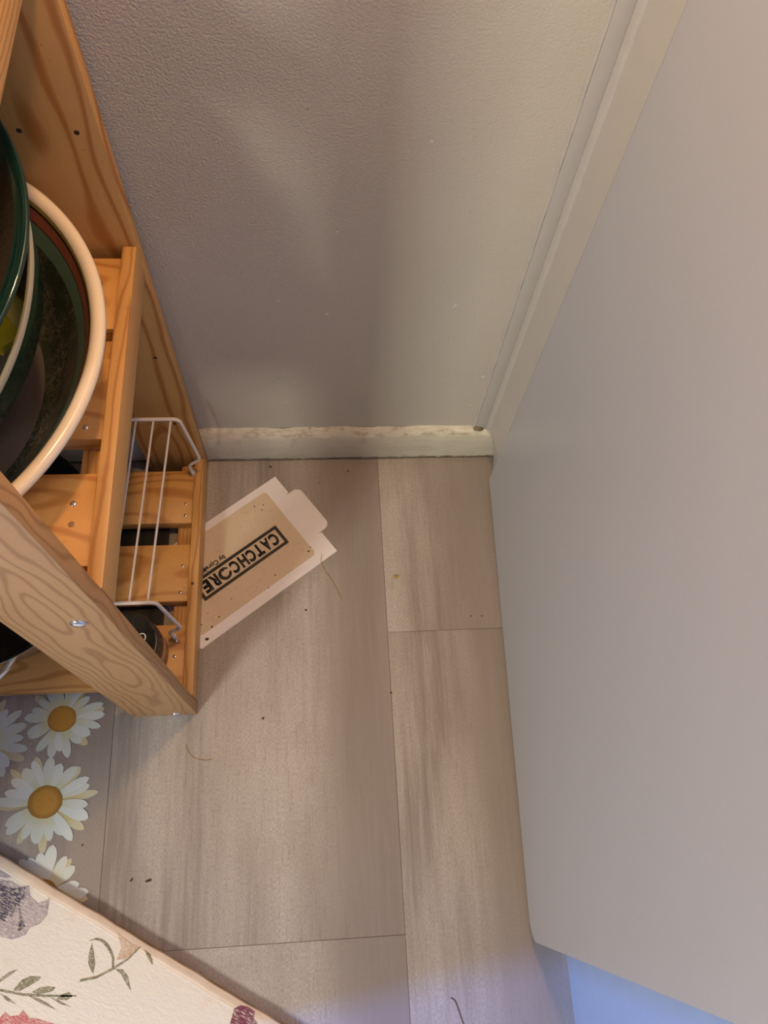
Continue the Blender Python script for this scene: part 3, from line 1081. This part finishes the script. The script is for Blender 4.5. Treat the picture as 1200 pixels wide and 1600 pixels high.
# ------------------------------------------------------------------ daisies stuck on the floor
def daisy(cx, cy, R, rc, seed, ph, label, spec=None):
    random.seed(seed)
    t = thing('daisy_sticker', label, 'sticker', (cx, cy, 0.0002), 'daisy stickers on the floor')

    def petal(a, ln, w, mat, z, skew):
        pts = []
        n = 13
        for k in range(n + 1):
            s = k / n
            wid = w * (0.40 + 0.60 * sin(pi * min(1, s * 0.66 + 0.02))) * (1 if s < 0.62 else sqrt(max(0.0, 1 - ((s - 0.62) / 0.38) ** 2)) * 0.97 + 0.02)
            pts.append((rc * 0.7 + (ln - rc * 0.7) * s, wid, skew * s * s))
        up = [(x, wv + sk) for x, wv, sk in pts]
        dn = [(x, -wv + sk) for x, wv, sk in reversed(pts)]
        poly = [(x * cos(a) - y * sin(a), x * sin(a) + y * cos(a)) for x, y in up + dn]
        return part('petal', poly, 0.0, z, mat, t)
    n = 19
    for i in range(8):
        a = ph + 2 * pi * (i + random.uniform(-0.3, 0.3)) / 8
        petal(a, R * random.uniform(0.90, 1.10), R * random.uniform(0.08, 0.12), M_PETALY, 0.00022 + 0.00002 * i, random.uniform(-0.004, 0.004))
    for i in range(n):
        a = ph + 2 * pi * (i + random.uniform(-0.28, 0.28)) / n
        petal(a, R * random.uniform(0.78, 1.06), R * random.uniform(0.095, 0.135), random.choice((M_PETAL, M_PETAL, M_PETALW)), 0.00042 + 0.00002 * i, random.uniform(-0.004, 0.004))
    poly = [(rc * (1 + 0.04 * random.random()) * cos(a), rc * 0.92 * (1 + 0.04 * random.random()) * sin(a)) for a in [2 * pi * k / 28 for k in range(28)]]
    part('flower_centre', poly, 0.0, 0.0010, M_DISC, t)


daisy(-0.6600, -0.4060, 0.0560, 0.0192, 5, 0.1, 'daisy floor sticker half under the pine shelf edge')
daisy(-0.6698, -0.5155, 0.0640, 0.0225, 8, 0.25, 'largest fully visible daisy floor sticker, between shelf and floral mat')
daisy(-0.6615, -0.6300, 0.0600, 0.0210, 3, 0.0, 'daisy floor sticker mostly covered by the floral mat')
daisy(-0.7650, -0.4340, 0.0620, 0.0210, 11, 0.4, 'daisy floor sticker cut off by the left edge of the photo')

# ------------------------------------------------------------------ floral cushioned floor mat
m_o = Vector((-0.7156, -0.5783, 0.0))
me_, mn_ = Vector((0.86732, -0.49775, 0)), Vector((-0.49775, -0.86732, 0))
mat_root = thing('floor_mat', 'cream cushioned floor mat printed with flowers, lying at an angle', 'mat', (m_o.x, m_o.y, 0.0))
# local axes: x along the edge, y pointing back to the shelf side (print coordinates use -y)
mat_root.rotation_euler = (0, 0, math.atan2(me_.y, me_.x))


def mat_section():
    xs0, xs1, D = -0.42, 0.52, 0.55
    prof = [(-0.0010, 0.0004), (0.0, 0.0105), (-0.0012, 0.0128), (-0.0035, 0.0134), (-0.0100, 0.0128), (-0.0125, 0.0118), (-0.0150, 0.0120), (-0.0200, 0.0122), (-D, 0.0122)]
    bm = bmesh.new()
    rows = []
    K = 120
    for i in range(K + 1):
        x = xs0 + (xs1 - xs0) * i / K
        w = 0.0004 * sin(x * 50) + 0.0003 * sin(x * 131)
        rows.append([bm.verts.new((x, y + (w if 0 < j < 7 else 0), z)) for j, (y, z) in enumerate(prof)])
    for i in range(K):
        for j in range(len(prof) - 1):
            f = bm.faces.new((rows[i][j], rows[i + 1][j], rows[i + 1][j + 1], rows[i][j + 1]))
            f.material_index = 1 if j == 0 else (2 if j < 5 else 0)
    lo = [bm.verts.new((x, -D, 0.0004)) for x in (xs0, xs1)]
    f = bm.faces.new([r[-1] for r in rows] + [lo[1], lo[0]])
    f = bm.faces.new([r[0] for r in rows][::-1] + [lo[0], lo[1]])
    bm.faces.new(rows[0][:] + [lo[0]])
    bm.faces.new(rows[-1][::-1] + [lo[1]])
    me = bpy.data.meshes.new('cushion')
    bmesh.ops.recalc_face_normals(bm, faces=bm.faces)
    bm.to_mesh(me)
    bm.free()
    shade(me, 35)
    for m_ in (M_MAT, M_MATSIDE, M_MATEDGE):
        me.materials.append(m_)
    o = bpy.data.objects.new('cushion', me)
    COL.objects.link(o)
    o.parent = mat_root


mat_section()
PR = {
    'leafA': [(0.1642, 0.0297), (0.1681, 0.042), (0.1736, 0.051), (0.1823, 0.0565), (0.1857, 0.0572), (0.1813, 0.047), (0.1737, 0.0391), (0.1674, 0.0329)],
    'leafB': [(0.1598, 0.0304), (0.1656, 0.0235), (0.1734, 0.0211), (0.1827, 0.022), (0.1915, 0.0263), (0.1991, 0.0319), (0.2045, 0.0408), (0.2023, 0.042), (0.1963, 0.0333), (0.1894, 0.0289), (0.1815, 0.0258), (0.1737, 0.0242), (0.1671, 0.0258)],
    'leafC': [(0.2067, 0.0413), (0.2154, 0.0377), (0.225, 0.0406), (0.2379, 0.0525), (0.2277, 0.0485), (0.2172, 0.043)],
    'leafD': [(0.2271, 0.0077), (0.2363, 0.0085), (0.2447, 0.0168), (0.2369, 0.0137)],
    'stemA': [(0.1751, 0.0702), (0.1905, 0.0587), (0.2028, 0.0425), (0.214, 0.0244), (0.2198, 0.0065), (0.2214, 0.0074), (0.2158, 0.0259), (0.2047, 0.0438), (0.1924, 0.06), (0.1763, 0.0719)],
    'bud': [(0.1853, 0.0064), (0.199, 0.0082), (0.213, 0.0092), (0.221, 0.0083), (0.2155, 0.0197), (0.2108, 0.0268), (0.2032, 0.0322), (0.2, 0.018)],
    'leafE': [(0.0878, 0.1123), (0.0932, 0.1019), (0.1007, 0.0944), (0.0991, 0.0998), (0.0904, 0.1155)],
    'leafF': [(0.1092, 0.1153), (0.1121, 0.1017), (0.1193, 0.0935), (0.1307, 0.0886), (0.1314, 0.092), (0.1239, 0.1034), (0.1169, 0.1129)],
    'leafG': [(0.1311, 0.1066), (0.1364, 0.0987), (0.1445, 0.0931), (0.1537, 0.09), (0.1527, 0.095), (0.1396, 0.1054)],
    'leafH': [(0.1617, 0.0997), (0.1653, 0.0918), (0.171, 0.0867), (0.1776, 0.088), (0.1741, 0.0949)],
    'stemE': [(0.0946, 0.1211), (0.1216, 0.1128), (0.1465, 0.1019), (0.1813, 0.0853), (0.1821, 0.0864), (0.1481, 0.1041), (0.1232, 0.115), (0.0963, 0.1232)],
    'leafI': [(0.1301, 0.1116), (0.142, 0.1086), (0.1555, 0.1079), (0.1685, 0.1088), (0.1548, 0.1105), (0.1405, 0.1117)],
    'leafJ': [(0.1536, 0.1014), (0.1653, 0.0993), (0.1816, 0.0987), (0.1697, 0.1016)],
    'leafK': [(0.0976, 0.1248), (0.1084, 0.1239), (0.1218, 0.1254), (0.109, 0.1273)],
    'purple': [(-0.004, 0.0333), (0.0185, 0.0235), (0.0327, 0.0188), (0.0465, 0.0185), (0.0553, 0.0132), (0.0648, 0.0216), (0.0783, 0.0239), (0.0863, 0.0149), (0.0871, 0.012), (0.0966, 0.0301), (0.0943, 0.0426), (0.0866, 0.0505), (0.0862, 0.0602), (0.0753, 0.0713), (0.0595, 0.0761), (0.0344, 0.0815)],
    'purpledark': [(0.0069, 0.0344), (0.0212, 0.0271), (0.0393, 0.0246), (0.0527, 0.0162), (0.0585, 0.0265), (0.0573, 0.0352), (0.0667, 0.0436), (0.0801, 0.0522), (0.077, 0.0608), (0.0628, 0.0553), (0.0519, 0.0486), (0.0544, 0.0595), (0.0479, 0.0612), (0.0301, 0.0637)],
    'petalw': [(0.0552, 0.0363), (0.0652, 0.0443), (0.0717, 0.054), (0.0749, 0.062), (0.0657, 0.0602), (0.0583, 0.0494), (0.0565, 0.0406)],
    'topgrey': [(-0.0096, 0.0150), (0.0072, 0.0150), (0.0182, 0.0150), (0.0296, 0.0150), (0.0247, 0.0187), (0.0003, 0.0261)],
    'pink': [(0.0864, 0.1586), (0.1135, 0.1452), (0.1152, 0.1376), (0.1235, 0.1387), (0.1322, 0.1329), (0.1331, 0.1266), (0.1447, 0.1296), (0.1551, 0.1259), (0.176, 0.1214), (0.1943, 0.1413), (0.1071, 0.1845)],
    'burg': [(0.3604, 0.0119), (0.3653, 0.0049), (0.3748, 0.0025), (0.3849, 0.0028), (0.387, 0.0107), (0.3946, 0.0143), (0.3937, 0.0281), (0.3687, 0.0404), (0.3639, 0.0266)],
}
kinds = {'purple': ('printed_flower', M_SK_PURPLE, 0.0002), 'purpledark': ('printed_flower', M_SK_PURPLE2, 0.0003), 'petalw': ('printed_petal', M_SK_PURPLE, 0.0004),
         'topgrey': ('printed_flower', M_SK_PURPLE, 0.0002), 'pink': ('printed_flower', M_SK_PINK, 0.0002), 'burg': ('printed_flower', M_SK_BURG, 0.0002), 'bud': ('printed_bud', M_SK_ORANGE, 0.0002)}
for k, p in PR.items():
    nm, mt, h = kinds.get(k, ('printed_stem' if k.startswith('stem') else 'printed_leaf', M_SK_GREEN, 0.0003))
    lift = 0.0010 if k in ('burg', 'bud', 'leafD', 'stemA') else 0.0
    part(nm, [(x, -y) for x, y in p], 0.0118, 0.0122 + lift + h, mt, mat_root)

# ------------------------------------------------------------------ crumbs and a hair on the floor
def crumb(x, y, r, mat, name, label, cat, group=None, st=1.0, rot=0.0):
    random.seed(int(abs(x * 1e4)))
    bm = bmesh.new()
    bmesh.ops.create_icosphere(bm, subdivisions=1, radius=r)
    for v in bm.verts:
        v.co = Vector((v.co.x * st, v.co.y, v.co.z * 0.5)) * random.uniform(0.75, 1.15)
    o = from_bm(name, bm, mat, None, (x, y, r * 0.42))
    o.rotation_euler = (0, 0, rot)
    tag(o, label, cat, group)


crumb(-0.1769, -0.2085, 0.0032, M_CRUMBY, 'crumb', 'ochre crumb on the floor midway between glue trap and panel', 'crumb', None, 1.4, -0.4)
for x, y, r, lb in [(-0.3789, -0.4162, 0.0019, 'dark crumb alone on the open floor in front of the shelf post'),
                    (-0.1936, -0.387, 0.0016, 'dark crumb beside the long plank seam, below the plank end joint'),
                    (-0.3163, -0.2578, 0.0019, 'dark crumb just in front of the long edge of the glue trap'),
                    (-0.0644, -0.275, 0.0012, 'left one of two tiny specks beside the panel at the plank joint'),
                    (-0.0475, -0.2755, 0.0012, 'right one of two tiny specks beside the panel at the plank joint'),
                    (-0.372, -0.012, 0.0022, 'dark crumb at the skirting board above the glue trap corner'),
                    (-0.245, -0.022, 0.0016, 'dark crumb near the skirting board right of the glue trap tab'),
                    (-0.292, -0.043, 0.0012, 'tiny dark crumb between glue trap tab and skirting board'),
                    (-0.615, -0.572, 0.0013, 'tiny dark crumb right of the daisy centres near the mat edge')]:
    crumb(x, y, r, M_CRUMB, 'crumb', lb, 'crumb', 'dark crumbs scattered on the floor')
crumb(-0.5476, -0.6173, 0.0014, M_CRUMB, 'flake', 'smaller left one of two dark slivers near the mat edge', 'flake', 'dark slivers near the mat edge', 2.2, 0.9)
crumb(-0.5253, -0.6192, 0.0018, M_CRUMB, 'flake', 'larger right one of two dark slivers near the mat edge', 'flake', 'dark slivers near the mat edge', 2.6, 0.3)
h2 = tube('hair', fillet([(-0.1385, -0.7740, 0.0007), (-0.1330, -0.7770, 0.0007), (-0.1300, -0.7860, 0.0007), (-0.1240, -0.8050, 0.0007), (-0.1180, -0.8300, 0.0007)], 0.01, 5), 0.0005, M_CRUMB, None, (-0.13, -0.79, 0.0), seg=6)
tag(h2, 'short thick dark hair on the bluish floor near the panel front', 'hair')
h3 = tube('hair', fillet([(-0.4870, -0.4480, 0.0006), (-0.4790, -0.4640, 0.0006), (-0.4640, -0.4710, 0.0006), (-0.4480, -0.4700, 0.0006)], 0.012, 5), 0.00035, M_CRUMBY, None, (-0.47, -0.46, 0.0), seg=6)
tag(h3, 'thin curved hair on the floor in front of the shelf post', 'hair')

# lump of grimy caulk where skirting board and corner strip meet
random.seed(2)
bm = bmesh.new()
bmesh.ops.create_icosphere(bm, subdivisions=2, radius=1.0)
for v in bm.verts:
    v.co = Vector((v.co.x * 0.0085, v.co.y * 0.0045, v.co.z * 0.0036)) * random.uniform(0.85, 1.15)
bmesh.ops.translate(bm, vec=(-0.0395, 0.0065, 0.0850), verts=bm.verts)
cl = struct(from_bm('caulk', bm, M_CAULK, base, (0, 0, 0), smooth=80))

# ------------------------------------------------------------------ unseen box added left of the shelf unit to block daylight and room light
blocker = thing('light_blocker', 'plain white light blocker added left of the shelf unit, out of view', 'light_blocker', (-1.23, -0.67, 0.0))
M_BLOCKER = plain('blocker_paint', (0.60, 0.58, 0.54), 0.5)
board('body', (-1.40, -0.853, 0.0), (-0.97, -0.01, 1.35), M_BLOCKER, blocker, 0.002)
board('blocker_edge', (-0.9695, -0.853, 0.0), (-0.92, -0.82, 1.35), M_BLOCKER, blocker, 0.002)
board('blocker_front', (-1.398, -0.871, 0.06), (-0.922, -0.8535, 1.345), M_BLOCKER, blocker, 0.002)
dome('blocker_knob', (-0.97, -0.871, 0.75), (0, -1, 0), 0.014, 0.02, M_BRUSH, blocker)
